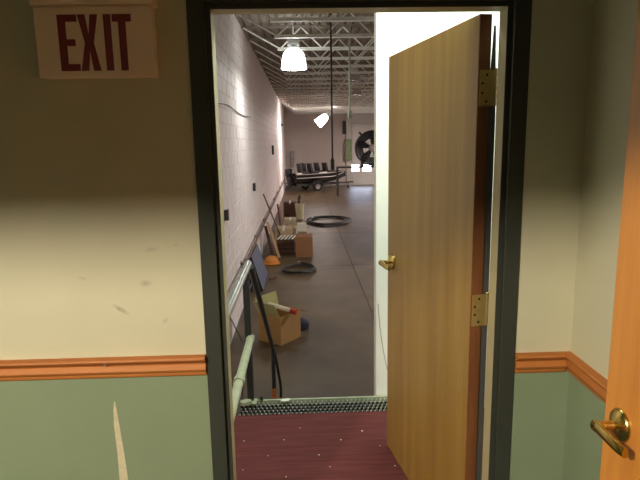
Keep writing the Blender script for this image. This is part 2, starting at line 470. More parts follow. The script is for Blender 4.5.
# ---- warehouse shell
def block_wall():
    w = thing('wall_block_left', 'white painted concrete block wall along the warehouse', 'wall', (XL, 1.83, ZF), kind='structure')
    bm = B(); box(bm, XL - 0.2, XL - 0.006, 1.83, YF, ZF, ZD + 0.2); obj('mortar_core', bm, M_MORTAR, w)
    bl, bh = 0.4, 0.2
    me = bpy.data.meshes.new('block')
    t = bmesh.new()
    # proud face with chamfered edges, 5 visible sides
    dx, e = 0.008, 0.003
    hl, hh = bl/2 - 0.005, bh/2 - 0.005
    a = [t.verts.new((-dx, sx*hl, sz*hh)) for sx, sz in ((-1,-1),(1,-1),(1,1),(-1,1))]
    b_ = [t.verts.new((0, sx*(hl - e), sz*(hh - e))) for sx, sz in ((-1,-1),(1,-1),(1,1),(-1,1))]
    t.faces.new(b_)
    for i in range(4): t.faces.new((a[i], a[(i+1) % 4], b_[(i+1) % 4], b_[i]))
    bmesh.ops.recalc_face_normals(t, faces=t.faces)
    # make sure the face looks to +X
    for f in t.faces:
        if len(f.verts) == 4 and all(abs(v.co.x) < 1e-6 for v in f.verts) and f.normal.x < 0:
            bmesh.ops.reverse_faces(t, faces=list(t.faces)); break
    tv = [v.co.copy() for v in t.verts]; tf = [[v.index for v in f.verts] for f in (t.verts.index_update() or t.faces)]
    t.to_mesh(me); t.free()
    me.materials.append(M_BLOCK)
    rows = int((ZD + 0.2 - ZF) / bh)
    V, F = [], []
    rnd = random.Random(3)
    count = 0
    for r_ in range(rows):
        sh = 0.2 if r_ % 2 else 0.0
        y = 1.83 + 0.2 + sh
        while y + 0.2 <= YF:
            z = ZF + r_*bh + bh/2
            xo = rnd.uniform(-0.003, 0.002)
            if 6.75 <= y <= 11.4 and count < 296:
                o = bpy.data.objects.new('block', me); C.objects.link(o)
                o.parent = w; o.location = Vector((XL + xo, y, z)) - OFF[w.name]
                count += 1
            else:
                b0 = len(V)
                V += [(XL + xo + v.x, y + v.y, z + v.z) for v in tv]
                F += [[b0 + i for i in f] for f in tf]
            y += bl
    me2 = bpy.data.meshes.new('blocks_rest')
    off = OFF[w.name]
    me2.from_pydata([(x - off.x, y - off.y, z - off.z) for x, y, z in V], [], F); me2.materials.append(M_BLOCK)
    o = bpy.data.objects.new('block_courses', me2); C.objects.link(o); o.parent = w; o['kind'] = 'stuff'
block_wall()

bm = B(); box(bm, XL - 0.2, XR + 0.2, YF, YF + 0.2, ZF, ZD + 0.2)
obj('wall_far', bm, M_FARWALL, None, 'pinkish beige end wall at the far side of the warehouse', 'wall', kind='structure')
bm = B(); box(bm, XR, XR + 0.2, 1.83, YF, ZF, ZD + 0.2)
obj('wall_warehouse_right', bm, M_FARWALL, None, 'plain wall on the far right of the warehouse', 'wall', kind='structure')
bm = B(); box(bm, XL - 0.2, FX0 + 0.01, 1.806, 1.83, ZF, ZD + 0.2); box(bm, FX1 - 0.01, XR + 0.2, 1.806, 1.83, ZF, ZD + 0.2)
box(bm, FX0 + 0.01, FX1 - 0.01, 1.806, 1.83, FZ - 0.02, ZD + 0.2)
box(bm, FX0 + 0.01, FX1 - 0.01, 1.806, 1.829, ZF, -0.2)
obj('wall_warehouse_near', bm, M_WHITEWALL, None, 'white warehouse side of the dividing wall', 'wall', kind='structure')
# white partition beyond the open door
wx = on_y(376, 200, YL + 0.02).x
bm = B(); box(bm, wx, 1.9, YL + 0.012, YL + 0.11, ZF, ZD - 0.42)
wp = obj('wall_partition', bm, M_WHITEWALL, None, 'bright white partition standing past the open birch door', 'wall', kind='structure')
bm = B(); tube(bm, spline([(wx + 0.012, YL + 0.009, 0.62), (wx + 0.03, YL + 0.009, 0.42), (wx + 0.075, YL + 0.009, 0.17), (wx + 0.14, YL + 0.009, 0.06)], 6), 0.0022, 6)
obj('wire', bm, M_GREYBOX, wp)

# concrete floor in slabs with sunken joints
fl = thing('floor', 'worn brownish concrete warehouse floor with saw-cut joints', 'floor', (XL, 1.83, ZF), kind='structure')
bm = B(); box(bm, XL, XR, 1.83, YF, ZF - 0.15, ZF - 0.012); obj('joint_bed', bm, M_JOINT, fl)
xj = on_z(355, 271, ZF).x
xs_ = [XL, xj, xj + 3.9, XR]; ys_ = [1.83, 5.2, 11.9, 16.4, 20.9, 25.4, 29.9, YF]
for i in range(3):
    for j in range(7):
        bm = B(); g = 0.006
        box(bm, xs_[i] + (g if i else 0), xs_[i+1] - (g if i < 2 else 0), ys_[j] + (g if j else 0), ys_[j+1] - (g if j < 6 else 0), ZF - 0.011, ZF)
        obj('slab', bm, M_CONC, fl)

# roof deck: corrugated
bm = B()
prof = []
x = XL - 0.2
while x < XR + 0.2:
    prof += [(x, ZD), (x + 0.09, ZD), (x + 0.105, ZD + 0.04), (x + 0.135, ZD + 0.04)]
    x += 0.15
ra = [bm.verts.new((px, 1.83, pz)) for px, pz in prof]; rb = [bm.verts.new((px, YF + 0.2, pz)) for px, pz in prof]
for i in range(len(prof) - 1): bm.faces.new((ra[i], ra[i+1], rb[i+1], rb[i]))
box(bm, XL - 0.2, XR + 0.2, 1.83, YF + 0.2, ZD + 0.06, ZD + 0.2)
obj('ceiling', bm, M_DECK_CHORD_SHADE, None, 'corrugated steel roof deck above the joists', 'ceiling', kind='structure')

# bar joists across the warehouse
def joists():
    ztop, zbot = ZD - 0.002, 1.63 + 1.65
    L = 0.38
    xs0 = XL + 0.70
    n_ = int((XR - 0.7 - xs0) / (2*L))
    def rod(bm, x0, z0, x1, z1, y): tube(bm, [(x0, y, z0), (x1, y, z1)], 0.014, 6)
    rods = {}
    for nm, s in (('up', 1), ('dn', -1)):
        bm = B(); tube(bm, [(-L/2, 0, -s*(ztop - zbot - 0.05)/2), (L/2, 0, s*(ztop - zbot - 0.05)/2)], 0.014, 6)
        me = bpy.data.meshes.new('web_rod'); bm.to_mesh(me); bm.free(); me.materials.append(M_JOIST); rods[nm] = me
    for k in range(26):
        y = 7.95 + 1.2*(k - 4)
        if y > YF - 0.3: break
        t = thing('bar_joist', 'white open-web steel bar joist under the roof deck', 'joist', (XL, y, ztop), group='bar joists under the roof deck')
        bm = B()
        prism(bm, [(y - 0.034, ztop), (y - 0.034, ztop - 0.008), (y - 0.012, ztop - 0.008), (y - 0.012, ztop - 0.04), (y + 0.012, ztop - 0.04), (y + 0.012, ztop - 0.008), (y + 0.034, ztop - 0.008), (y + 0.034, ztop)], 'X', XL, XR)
        obj('top_chord', bm, M_DECK_CHORD_SHADE, t)  # darker deck colour stands in for the shade on the white chord
        bm = B()
        prism(bm, [(y - 0.050, zbot - 0.008), (y + 0.050, zbot - 0.008), (y + 0.050, zbot), (y + 0.012, zbot), (y + 0.012, zbot + 0.045), (y - 0.012, zbot + 0.045), (y - 0.012, zbot), (y - 0.050, zbot)], 'X', xs0 - 0.05, XR - 0.65)
        obj('bottom_chord', bm, M_JOIST, t)
        bm = B(); rod(bm, XL + 0.04, ztop - 0.03, xs0, zbot + 0.02, y); obj('end_web', bm, M_JOIST, t)
        near = 4 <= k <= 7
        bm = B()
        zc = (ztop + zbot) / 2
        for i in range(n_*2):
            xc = xs0 + L*(i + 0.5)
            if near:
                o = bpy.data.objects.new('web_rod', rods['up' if i % 2 == 0 else 'dn']); C.objects.link(o); o.parent = t
                o.location = Vector((xc, y, zc)) - OFF[t.name]
            else:
                s = 1 if i % 2 == 0 else -1
                h = (ztop - zbot - 0.05)/2
                rod(bm, xc - L/2, zc - s*h, xc + L/2, zc + s*h, y)
        if near: bm.free()
        else: obj('web_rods', bm, M_JOIST, t, kind='stuff')
joists()

# ================================================================== DOORS
def lever_set(parent, p, ex, ez, out, m=None):
    """lever handle: p on the door face, ex = along the face toward the hinge, out = face normal"""
    m = m or M_BRASS
    ez = Vector((0, 0, 1))
    M = frame_matrix(p, ex, ez, out)
    bm = B(); lathe(bm, [(0.0, 0.0), (0.039, 0.0), (0.039, 0.004), (0.035, 0.009), (0.024, 0.014), (0.016, 0.018), (0.0, 0.018)], 28, M)
    h = obj('lever_handle', bm, m, parent, 'polished brass lever handle', smooth=True)
    bm = B(); lathe(bm, [(0.0, 0.016), (0.012, 0.016), (0.0105, 0.03), (0.0105, 0.048), (0.0135, 0.054), (0.0135, 0.064), (0.010, 0.068), (0, 0.068)], 20, M)
    obj('neck', bm, m, h, smooth=True)
    bm = B()
    path = spline([(0.0, 0, 0.059), (0.03, 0.001, 0.061), (0.06, -0.001, 0.060), (0.085, -0.005, 0.056), (0.102, -0.008, 0.050)], 5)
    t = bmesh.new()
    rings = []
    for i, q in enumerate(path):
        s = i / (len(path) - 1)
        hz = 0.0135 - 0.002*s; hy = 0.0085 - 0.0015*s
        ring = []
        for k in range(12):
            a = 2*math.pi*k/12
            ring.append(t.verts.new((q.x, q.y + hz*math.copysign(abs(math.cos(a))**0.8, math.cos(a)), q.z + hy*math.copysign(abs(math.sin(a))**0.8, math.sin(a)))))
        rings.append(ring)
    for a, b in zip(rings, rings[1:]):
        for k in range(12): t.faces.new((a[k], a[(k+1) % 12], b[(k+1) % 12], b[k]))
    t.faces.new(rings[0][::-1]); t.faces.new(rings[-1])
    merge(bm, t, M)
    obj('grip', bm, m, h, smooth=True)
    bm = B(); lathe(bm, [(0, 0.067), (0.004, 0.067), (0.004, 0.070), (0, 0.070)], 10, M); obj('turn_button', bm, M_SCREW, h)

def birch_door():
    p0 = Vector((0.577, 1.818, 0)); d = Vector((-0.172, 0.985, 0)).normalized(); n = Vector((d.y, -d.x, 0))
    W_, T, Z0, Z1 = 0.893, 0.043, 0.010, 1.63 + 0.393
    M = frame_matrix(p0, d, n, Vector((0, 0, 1)))     # local x along leaf, y through thickness (away from us), z up
    t = thing('door_1', 'open golden birch door with brass hinges and lever', 'door', (p0.x, p0.y, 0), kind='structure')
    bm = B(); box(bm, 0.003, W_, 0.0, T, Z0, Z1, 0.0012, M=M); obj('leaf', bm, M_LEAF, t)
    bm = B(); box(bm, 0.0, 0.0029, 0.001, T - 0.001, Z0, Z1, M=M); obj('hinge_edge', bm, M_EDGE, t, 'reddish brown edge band')
    for px, py in ((487, 88), (479, 311)):
        z = on_y(px, py, 1.815).z
        hinge(t, M, T, z)
    hinge(t, M, T, 0.27)
    bm = B(); prism(bm, [(0.6195, 0.02), (0.6440, 0.02), (0.6440, 1.70), (0.6350, 1.99), (0.6290, 1.99), (0.6195, 1.80)], 'Y', 1.8335, 1.8365); obj('hinge_gap_strip', bm, M_GAPSTRIP, t, 'dark grey strip covering the hinge gap')  # dark grey strip added to fill the gap beside the hinge edge
    pl = p0 + d*(W_ - 0.066); pl.z = on_y(388, 262, pl.y).z
    lever_set(t, pl, -d, None, -n)
    bm = B(); box(bm, W_ - 0.0005, W_ + 0.0015, 0.009, T - 0.009, pl.z - 0.028, pl.z + 0.028, M=M); obj('latch_plate', bm, M_BRASS, t)
    bm = B(); box(bm, W_, W_ + 0.011, 0.015, T - 0.015, pl.z - 0.009, pl.z + 0.009, 0.002, M=M); obj('latch_bolt', bm, M_BRASS, t)

def hinge(t, M, T, z):
    hh = 0.0575
    bm = B(); box(bm, -0.0026, 0.0, 0.005, 0.058, z - hh, z + hh, 0.0008, M=M)
    h = obj('hinge', bm, M_BRASSDULL, t, 'dull brass hinge')
    for i in range(5):
        a = z - hh + i*hh*2/5
        bm = B(); lathe(bm, [(0, a + 0.0008), (0.0065, a + 0.0008), (0.0065, a + hh*2/5 - 0.0008), (0, a + hh*2/5 - 0.0008)], 14, M @ Matrix.Translation((0.003, 0.0625, 0)))
        obj('knuckle', bm, M_BRASSDULL, h, smooth=True)
    bm = B(); lathe(bm, [(0, z + hh), (0.0065, z + hh), (0.0065, z + hh + 0.003), (0.004, z + hh + 0.007), (0, z + hh + 0.008)], 12, M @ Matrix.Translation((0.003, 0.0625, 0)))
    obj('pin_tip', bm, M_BRASS, h, smooth=True)
    for q, (sy, sz) in enumerate(((0.030, 0.042), (0.015, 0.015), (0.015, -0.015), (0.030, -0.042))):
        MM = M @ Matrix.Translation((-0.0026, sy, z + sz)) @ Matrix.Rotation(R(-90), 4, 'Y')
        bm = B(); lathe(bm, [(0, 0.0004), (0.0042, 0.0004), (0.0042, 0.0010), (0, 0.0010)], 10, MM); obj('screw', bm, M_SCREW, h)
birch_door()

def oak_door():
    X0 = 0.73; y1 = X0/0.5975; y0 = y1 - 0.91
    t = thing('door_2', 'orange oak door swung back along the side wall', 'door', (X0 + 0.02, y0, 0), kind='structure')
    bm = B(); box(bm, X0, X0 + 0.044, y0, y1, 0.010, 2.03, 0.0015); obj('leaf', bm, M_OAK, t)
    zl = on_x(621, 425, X0); 
    lever_set(t, Vector((X0, zl.y, zl.z)), Vector((0, -1, 0)), None, Vector((-1, 0, 0)))
    bm = B(); box(bm, X0 + 0.010, X0 + 0.034, y1 - 0.0005, y1 + 0.0015, zl.z - 0.028, zl.z + 0.028); obj('latch_plate', bm, M_BRASS, t)
oak_door()

# overhead door in the far wall
xd0 = on_y(352, 150, YF).x; zd1 = on_y(350, 113, YF).z
def overhead_door():
    t = thing('door_3', 'white sectional overhead door with two lit windows', 'door', (xd0 + 2, YF, ZF), kind='structure')
    x1 = xd0 + 4.2
    n = 7; hgt = (zd1 - ZF) / n
    zw = on_y(356, 168, YF - 0.05).z
    for i in range(n):
        z0 = ZF + i*hgt
        bm = B(); box(bm, xd0, x1, YF - 0.05, YF - 0.002, z0 + 0.006, z0 + hgt - 0.006, 0.006); obj('panel', bm, M_DOORWHITE, t)
    for px0, px1 in ((351.5, 359), (362.5, 371)):
        a = on_y(px0, 165, YF - 0.06); b = on_y(px1, 171, YF - 0.06)
        bm = B()
        box(bm, a.x - 0.04, b.x + 0.04, YF - 0.068, YF - 0.051, b.z - 0.04, b.z); box(bm, a.x - 0.04, b.x + 0.04, YF - 0.068, YF - 0.051, a.z, a.z + 0.04)
        box(bm, a.x - 0.04, a.x, YF - 0.068, YF - 0.051, b.z, a.z); box(bm, b.x, b.x + 0.04, YF - 0.068, YF - 0.051, b.z, a.z)
        f = obj('window_frame', bm, M_DOORWHITE, t)
        bm = B(); box(bm, a.x, b.x, YF - 0.062, YF - 0.052, b.z, a.z); obj('pane', bm, M_PANE, f, 'bright daylit pane')
    for xa, xb in ((xd0 - 0.36, xd0 - 0.04), (x1 + 0.04, x1 + 0.36)):
        bm = B(); box(bm, xa, xb, YF - 0.12, YF - 0.001, ZF, zd1, 0.01); obj('jamb', bm, M_DOORWHITE, t)
    bm = B(); box(bm, xd0 - 0.36, x1 + 0.36, YF - 0.12, YF - 0.001, zd1 + 0.002, zd1 + 0.12, 0.01); obj('head', bm, M_DOORWHITE, t)
overhead_door()

# ================================================================== VESTIBULE THINGS
def exit_sign():
    y0, y1 = 1.634, WY0 - 0.001
    x0, x1, z0, z1 = -0.742, -0.413, 1.63 + 0.192, 1.63 + 0.400
    t = thing('exit_sign', 'white plastic exit sign with red letters above the chair rail', 'exit sign', ((x0 + x1)/2, y1, z0))
    bm = B(); box(bm, x0 + 0.004, x1 - 0.004, y0 + 0.008, y1, z0 + 0.002, z1 - 0.002, 0.004); obj('housing', bm, M_WHITEPLASTIC, t)
    bm = B(); box(bm, x0, x1, y0, y0 + 0.009, z0, z1 - 0.016, 0.003); fp = obj('face_plate', bm, M_WHITEPLASTIC, t)
    bm = B(); box(bm, x0 - 0.006, x1 + 0.006, y0 - 0.006, y1, z1 - 0.012, z1 + 0.018, 0.004); obj('top_canopy', bm, M_WHITEPLASTIC, t)
    H = 0.152; s = 0.020
    zb = 1.63 + 0.2105
    def letter(polys, xo):
        bm = B()
        for poly in polys: prism(bm, [(xo + u, zb + v) for u, v in poly], 'Y', y0 - 0.0012, y0 + 0.001)
        obj('letter', bm, M_RED, fp)
    rect = lambda a, b, c, d: [(a, c), (b, c), (b, d), (a, d)]
    xe = on_y(59.0, 42, y0).x
    letter([rect(0, 0.022, 0, H), rect(0.022, 0.054, H - 0.019, H), rect(0.022, 0.046, H/2 - 0.008, H/2 + 0.010), rect(0.022, 0.054, 0, 0.019)], xe)
    xx = on_y(79.3, 42, y0).x
    w = 0.056
    # X drawn as two crossing bars in one outline
    letter([[(0, 0), (0.021, 0), (w/2, H*0.36), (w - 0.021, 0), (w, 0), (w/2 + 0.0125, H*0.5), (w, H), (w - 0.021, H), (w/2, H*0.64), (0.021, H), (0, H), (w/2 - 0.0125, H*0.5)]], xx)
    xi = on_y(104.9, 42, y0).x
    letter([rect(0, 0.0205, 0, H)], xi)
    xt = on_y(113.6, 42, y0).x
    letter([rect(0, 0.053, H - 0.020, H), rect(0.0165, 0.0370, 0, H - 0.020)], xt)
exit_sign()

# small flecks on the landing carpet
FLECKS = [(244, 441), (243, 470), (284, 440), (341, 440), (319, 455), (380, 446), (286, 477), (330, 467), (300, 428), (362, 431), (268, 456), (395, 466)]
rf = random.Random(11)
for i, (px, py) in enumerate(FLECKS):
    p = on_z(px, py, 0.0)
    bm = B()
    k = rf.uniform(0.0022, 0.0042); a = rf.uniform(0, 3)
    pts = [(p.x + k*rf.uniform(0.6, 1.5)*math.cos(a + q*1.2566), p.y + k*rf.uniform(0.6, 1.5)*math.sin(a + q*1.2566)) for q in range(5)]
    prism(bm, pts, 'Z', 0.0005, 0.0025)
    obj('paint_chip', bm, M_TAPE, None, 'tiny white paint chip on the burgundy carpet', 'debris', 'paint chips on the carpet', base=(p.x, p.y, 0.0005))

# ================================================================== LANDING RAILING
def railing():
    X = -0.345; zt = 0.905; zm = 0.425
    t = thing('stair_railing', 'pipe railing on the landing running down beside the steps', 'railing', (X, 3.27, 0))
    bm = B(); tube(bm, [(X, 1.835, zt), (X, YL - 0.02, zt)], 0.0225, 16); obj('top_rail', bm, M_STEEL, t, 'shiny galvanised top rail', smooth=True)
    bm = B(); tube(bm, [(X - 0.005, 1.835, zm), (X - 0.005, YL - 0.035, zm)], 0.024, 16); mr = obj('mid_rail', bm, M_PALE, t, 'pale green painted mid rail', smooth=True)
    bm = B(); tube(bm, [(X - 0.005, 2.62, zm), (X - 0.005, 2.67, zm)], 0.030, 14); obj('pipe_fitting', bm, M_PALE, mr, smooth=True)
    bm = B(); tube(bm, [(X - 0.005, YL - 0.045, zm), (X - 0.005, YL - 0.022, zm)], 0.028, 14); obj('pipe_fitting', bm, M_PALE, mr, smooth=True)
    bm = B(); box(bm, X - 0.038, X + 0.002, YL - 0.040, YL, 0.0135, zt - 0.01, 0.003); obj('post', bm, M_BLACKSTEEL, t)
    bm = B(); box(bm, X - 0.062, X + 0.022, YL - 0.078, YL - 0.004, 0.0065, 0.013, 0.002); obj('base_plate', bm, M_PALE, t)
    # rail down the steps
    yb, zb = 5.30, -0.43
    top = Vector((X + 0.012, YL - 0.01, zt - 0.02)); bot = Vector((X, yb, zb))
    bm = B(); tube(bm, [top, bot], 0.021, 14); obj('sloping_rail', bm, M_BLACKSTEEL, t, smooth=True)
    bm = B(); tube(bm, [(X, yb, zb + 0.01), (X, yb, -0.87)], 0.021, 12); obj('post', bm, M_BLACKSTEEL, t, smooth=True)
    bm = B(); tube(bm, [(X, yb, -0.87), (X, yb, ZF)], 0.024, 12); obj('post_foot', bm, M_RUST, t, 'orange primed post foot', smooth=True)
    e = on_z(281, 397, ZF)
    bm = B(); tube(bm, spline([bot, (X + 0.02, yb + 0.06, zb - 0.12), (e.x - 0.012, e.y - 0.02, -0.85), (e.x, e.y, -0.97), (e.x, e.y, ZF)], 5), 0.015, 10)
    obj('end_return', bm, M_BLACKSTEEL, t, smooth=True)
railing()

def hanging_wire(pts, label, r=0.005):
    bm = B(); tube(bm, spline(pts, 6), r, 6)
    obj('hanging_wire', bm, M_RUBBER, None, label, 'wire', base=pts[-1], smooth=True)
hanging_wire([on_y(226, 309, 3.6), on_y(234, 325, 3.6), on_y(242, 341, 3.6), on_y(246, 352, 3.6), on_y(240, 420, 3.75)], 'thin black wire slanting behind the pale mid rail', 0.004)

def scrap(name, px, py, z, sx, sy, h, m, label, rot=0.0, cat='scrap'):
    p = on_z(px, py, z)
    bm = B()
    rr = random.Random(int(px*7 + py))
    pts = [(sx*rr.uniform(0.75, 1.1)*math.cos(q*math.pi/3), sy*rr.uniform(0.75, 1.1)*math.sin(q*math.pi/3)) for q in range(6)]
    prism(bm, pts, 'Z', 0, h, Matrix.Translation((p.x, p.y, z)) @ Matrix.Rotation(rot, 4, 'Z'))
    return obj(name, bm, m, None, label, cat, base=(p.x, p.y, z))
scrap('tape_scrap', 286, 400.5, 0.0065, 0.034, 0.022, 0.006, M_TAPE, 'crumpled white tape scrap on the pale landing edge', 0.2)
scrap('cloth_scrap', 246, 404, 0.0135, 0.046, 0.026, 0.022, M_PALE, 'pale rag lying at the foot of the black railing post', 0.3)
pcap = on_z(262, 397.5, 0.0065)
bm = B(); lathe(bm, [(0, 0), (0.011, 0), (0.012, 0.012), (0.009, 0.017), (0.009, 0.026), (0, 0.028)], 12, Matrix.Translation((pcap.x, YL - 0.014, 0.0065)))
obj('bottle_cap', bm, mat('dark_green_plastic', (28, 60, 48), 0.4), None, 'small dark green cap standing on the pale landing edge', 'cap', base=(pcap.x, YL - 0.014, 0.0065), smooth=True)

# ================================================================== WAREHOUSE WALL FITTINGS
def wall_pipe():
    z = 1.63 - 1.955; X = XL + 0.075
    t = thing('wall_pipe', 'brown iron pipe running low along the block wall', 'pipe', (X, 18, z))
    bm = B(); tube(bm, [(X, 2.6, z), (X, 29.4, z)], 0.027, 10); obj('pipe_run', bm, M_PIPE, t, smooth=True)
    y = 3.6
    while y < 29:
        bm = B(); box(bm, XL + 0.001, X - 0.02, y - 0.02, y + 0.02, z - 0.012, z + 0.012); box(bm, XL + 0.001, XL + 0.008, y - 0.03, y + 0.03, z - 0.05, z + 0.05)
        b_ = obj('bracket', bm, M_PIPE, t); y += 2.6
    bm = B(); tube(bm, [(X, 8.9, z), (X, 9.08, z)], 0.038, 10); obj('coupling', bm, M_PIPE, t, smooth=True)
wall_pipe()

def outlet(px, py, hw, hh, label, dep=0.05):
    p = on_x(px, py, XL)
    t = thing('outlet_box', label, 'outlet', (XL, p.y, p.z))
    bm = B(); box(bm, XL + 0.003, XL + dep, p.y - hw, p.y + hw, p.z - hh, p.z + hh, 0.005); obj('box', bm, M_DARKGREY, t)
    bm = B(); box(bm, XL + dep, XL + dep + 0.004, p.y - hw*1.1, p.y + hw*1.1, p.z - hh*1.05, p.z + hh*1.05, 0.002); obj('cover_plate', bm, M_PIPE, t)
outlet(224.5, 215, 0.05, 0.07, 'small dark outlet box on the white blocks just past the doorway')
outlet(253, 187, 0.07, 0.08, 'dark outlet box halfway along the block wall above the pipe')
outlet(272, 150, 0.12, 0.16, 'tall dark box high on the block wall near the far corner', 0.06)
outlet(281, 125, 0.3, 0.05, 'flat dark bracket high at the far end of the block wall', 0.12)
w_ = [on_x(x, y, XL + 0.012) for x, y in ((217, 103), (224, 104), (230, 106.5), (237, 112), (244, 116), (250, 117))]
bm = B(); tube(bm, spline(w_, 4), 0.007, 6); obj('wall_cable', bm, M_DARKGREY, None, 'thin dark cable sagging across the white block wall', 'cable', base=w_[0], smooth=True)

# ================================================================== LAMPS
def high_bay(name, loc, label, lit=1.0, tilt=0.0, s=1.0, col=(0.95, 1.0, 0.97), lens=M_LENS, watts=0.0, stem=True, head=0.0, sz=1.0, glow=0.08):
    x, y, z = loc       # z = bottom rim of the shade
    t = thing(name, label, 'high bay lamp', (x, y, ZD if stem else z), group=None)
    T = Matrix.Translation((x, y, z + 0.45*s)) @ Matrix.Rotation(head, 4, 'Z') @ Matrix.Rotation(tilt, 4, 'Y') @ Matrix.Translation((0, 0, -0.45*s)) @ Matrix.Diagonal((s, s, s*sz, 1))
    bm = B(); lathe(bm, [(0.215, 0.0), (0.222, 0.01), (0.210, 0.06), (0.200, 0.16), (0.175, 0.25), (0.130, 0.31), (0.09, 0.325), (0.085, 0.315), (0.125, 0.30), (0.168, 0.243), (0.193, 0.155), (0.203, 0.06)], 32, T)
    obj('shade', bm, lens, t, smooth=True)
    bm = B(); lathe(bm, [(0, 0.012), (0.205, 0.012), (0.205, 0.020), (0, 0.020)], 32, T); obj('lens', bm, lens, t)
    bm = B(); lathe(bm, [(0, 0.318), (0.092, 0.318), (0.10, 0.33), (0.10, 0.36), (0.085, 0.37), (0.085, 0.45), (0, 0.45)], 24, T)
    box(bm, -0.10, 0.10, -0.09, 0.09, 0.37, 0.50, 0.008, M=T)
    obj('ballast_housing', bm, M_BALLAST, t, smooth=True)
    if stem:
        bm = B(); a = T @ Vector((0, 0, 0.50)); tube(bm, [a, (a.x, a.y, ZD - 0.001)], 0.010, 8); obj('stem', bm, M_BALLAST, t, smooth=True)
    if watts:
        l = area('lamp_light', (0, 0, 0), (0, 0, 0), 0.40*s, 0.40*s, watts, col, None, 'DISK')
        q = T @ Vector((0, 0, 0.006))
        l.parent = t; l.location = q - OFF[t.name]; l.rotation_euler = (T.to_3x3().normalized()).to_euler()
        pl = bpy.data.lights.new('lamp_glow', 'POINT'); pl.energy = watts*glow; pl.color = col; pl.shadow_soft_size = 0.12*s
        po = bpy.data.objects.new('lamp_glow', pl); C.objects.link(po); po.parent = t
        po.location = (T @ Vector((0.0, 0.0, 0.56))) - OFF[t.name]
    return t

pl_ = on_y(303.5, 70, 9.6) if False else on_y(294, 69, 9.75)
PINK = (1.0, 0.86, 0.80)
high_bay('high_bay_lamp', (pl_.x, 9.75, pl_.z), 'big glowing white high bay lamp hanging upright close to the block wall', watts=P_HIGHBAY*0.55, glow=0.05)
high_bay('high_bay_lamp', (0.50, 2.62, pl_.z + 0.15), 'lit high bay lamp directly above the landing', watts=P_HIGHBAY*0.9, col=(0.88, 1.0, 0.84))
high_bay('high_bay_lamp', (5.2, 9.75, pl_.z), 'unseen added fill lamp beyond the white partition', watts=P_HIGHBAY*4.8, col=(1.0, 0.95, 0.90), lens=M_LENSW)  # added out of view to light the block wall evenly
high_bay('high_bay_lamp', (5.6, 20.55, pl_.z), 'unseen added fill lamp deep on the right side of the warehouse', watts=P_HIGHBAY*6.0, col=PINK, lens=M_LENSW)  # extra lamp out of view, added as fill for the middle of the warehouse
high_bay('high_bay_lamp', (5.6, 29.75, pl_.z), 'unseen added fill lamp in front of the overhead door', watts=P_HIGHBAY*4.0, col=PINK, lens=M_LENSW)  # added behind the partition to brighten the far wall
q = on_y(325, 121, 27.0)
high_bay('high_bay_lamp', (q.x, 27.0, q.z - 0.30), 'tilted glowing lamp hanging askew near the far wall', tilt=R(50), s=1.05, sz=1.75, watts=P_HIGHBAY*2.4, col=PINK, lens=M_LENSW)
q = on_y(355.5, 81, 14.6)
high_bay('high_bay_lamp', (q.x, 14.6, q.z), 'small unlit grey high bay lamp', s=0.62, lens=M_SHADE)
q = on_y(357, 95, 18.4)
high_bay('high_bay_lamp', (q.x, 18.4, q.z), 'small lit high bay lamp behind the unlit grey one', s=0.72, lens=M_SHADE, watts=12, col=PINK)

# drops from the roof
def drop(name, px, pyb, Y, r, m, label, end):
    a = on_y(px, pyb, Y)
    t = thing(name, label, 'cable drop', (a.x, Y, ZD))
    bm = B(); tube(bm, [(a.x, Y, a.z), (a.x, Y, ZD - 0.002)], r, 8); obj('line', bm, m, t, smooth=True)
    bm = B(); lathe(bm, [(0, 0.0), (r*1.8, 0.0), (r*2.2, 0.02), (r*2.2, end), (r*1.2, end + 0.03), (0, end + 0.03)], 14, Matrix.Translation((a.x, Y, a.z - end))); obj('connector', bm, m, t, smooth=True)
drop('power_drop', 332.5, 160, 8.55, 0.014, M_RUBBER, 'thin black power cable hanging from the roof', 0.16)
drop('conduit_drop', 350, 112, 9.3, 0.016, M_PALE, 'pale conduit pipe hanging down from the roof', 0.10)

# ================================================================== FLOOR CLUTTER
def carton(name, corner, d1, d2, l1, l2, h, m, label, flaps=False, mflap=None, parent_thing=None):
    """box standing on the floor: corner, two edge directions and lengths"""
    c = Vector(corner)
    e1 = Vector((d1[0], d1[1], 0)).normalized(); e2 = Vector((-e1.y, e1.x, 0))
    M = frame_matrix((c.x, c.y, c.z), e1, e2, Vector((0, 0, 1)))
    t = thing(name, label, 'box', tuple(c + e1*l1/2 + e2*l2/2))
    if flaps:
        bm = B(); w = 0.006
        box(bm, 0, l1, 0, w, 0, h, M=M); box(bm, 0, l1, l2 - w, l2, 0, h, M=M); box(bm, 0, w, w, l2 - w, 0, h, M=M); box(bm, l1 - w, l1, w, l2 - w, 0, h, M=M); box(bm, w, l1 - w, w, l2 - w, 0, w, M=M)
        obj('body', bm, m, t)
    else:
        bm = B(); box(bm, 0, l1, 0, l2, 0, h, 0.004, M=M); obj('body', bm, m, t)
    return t, M

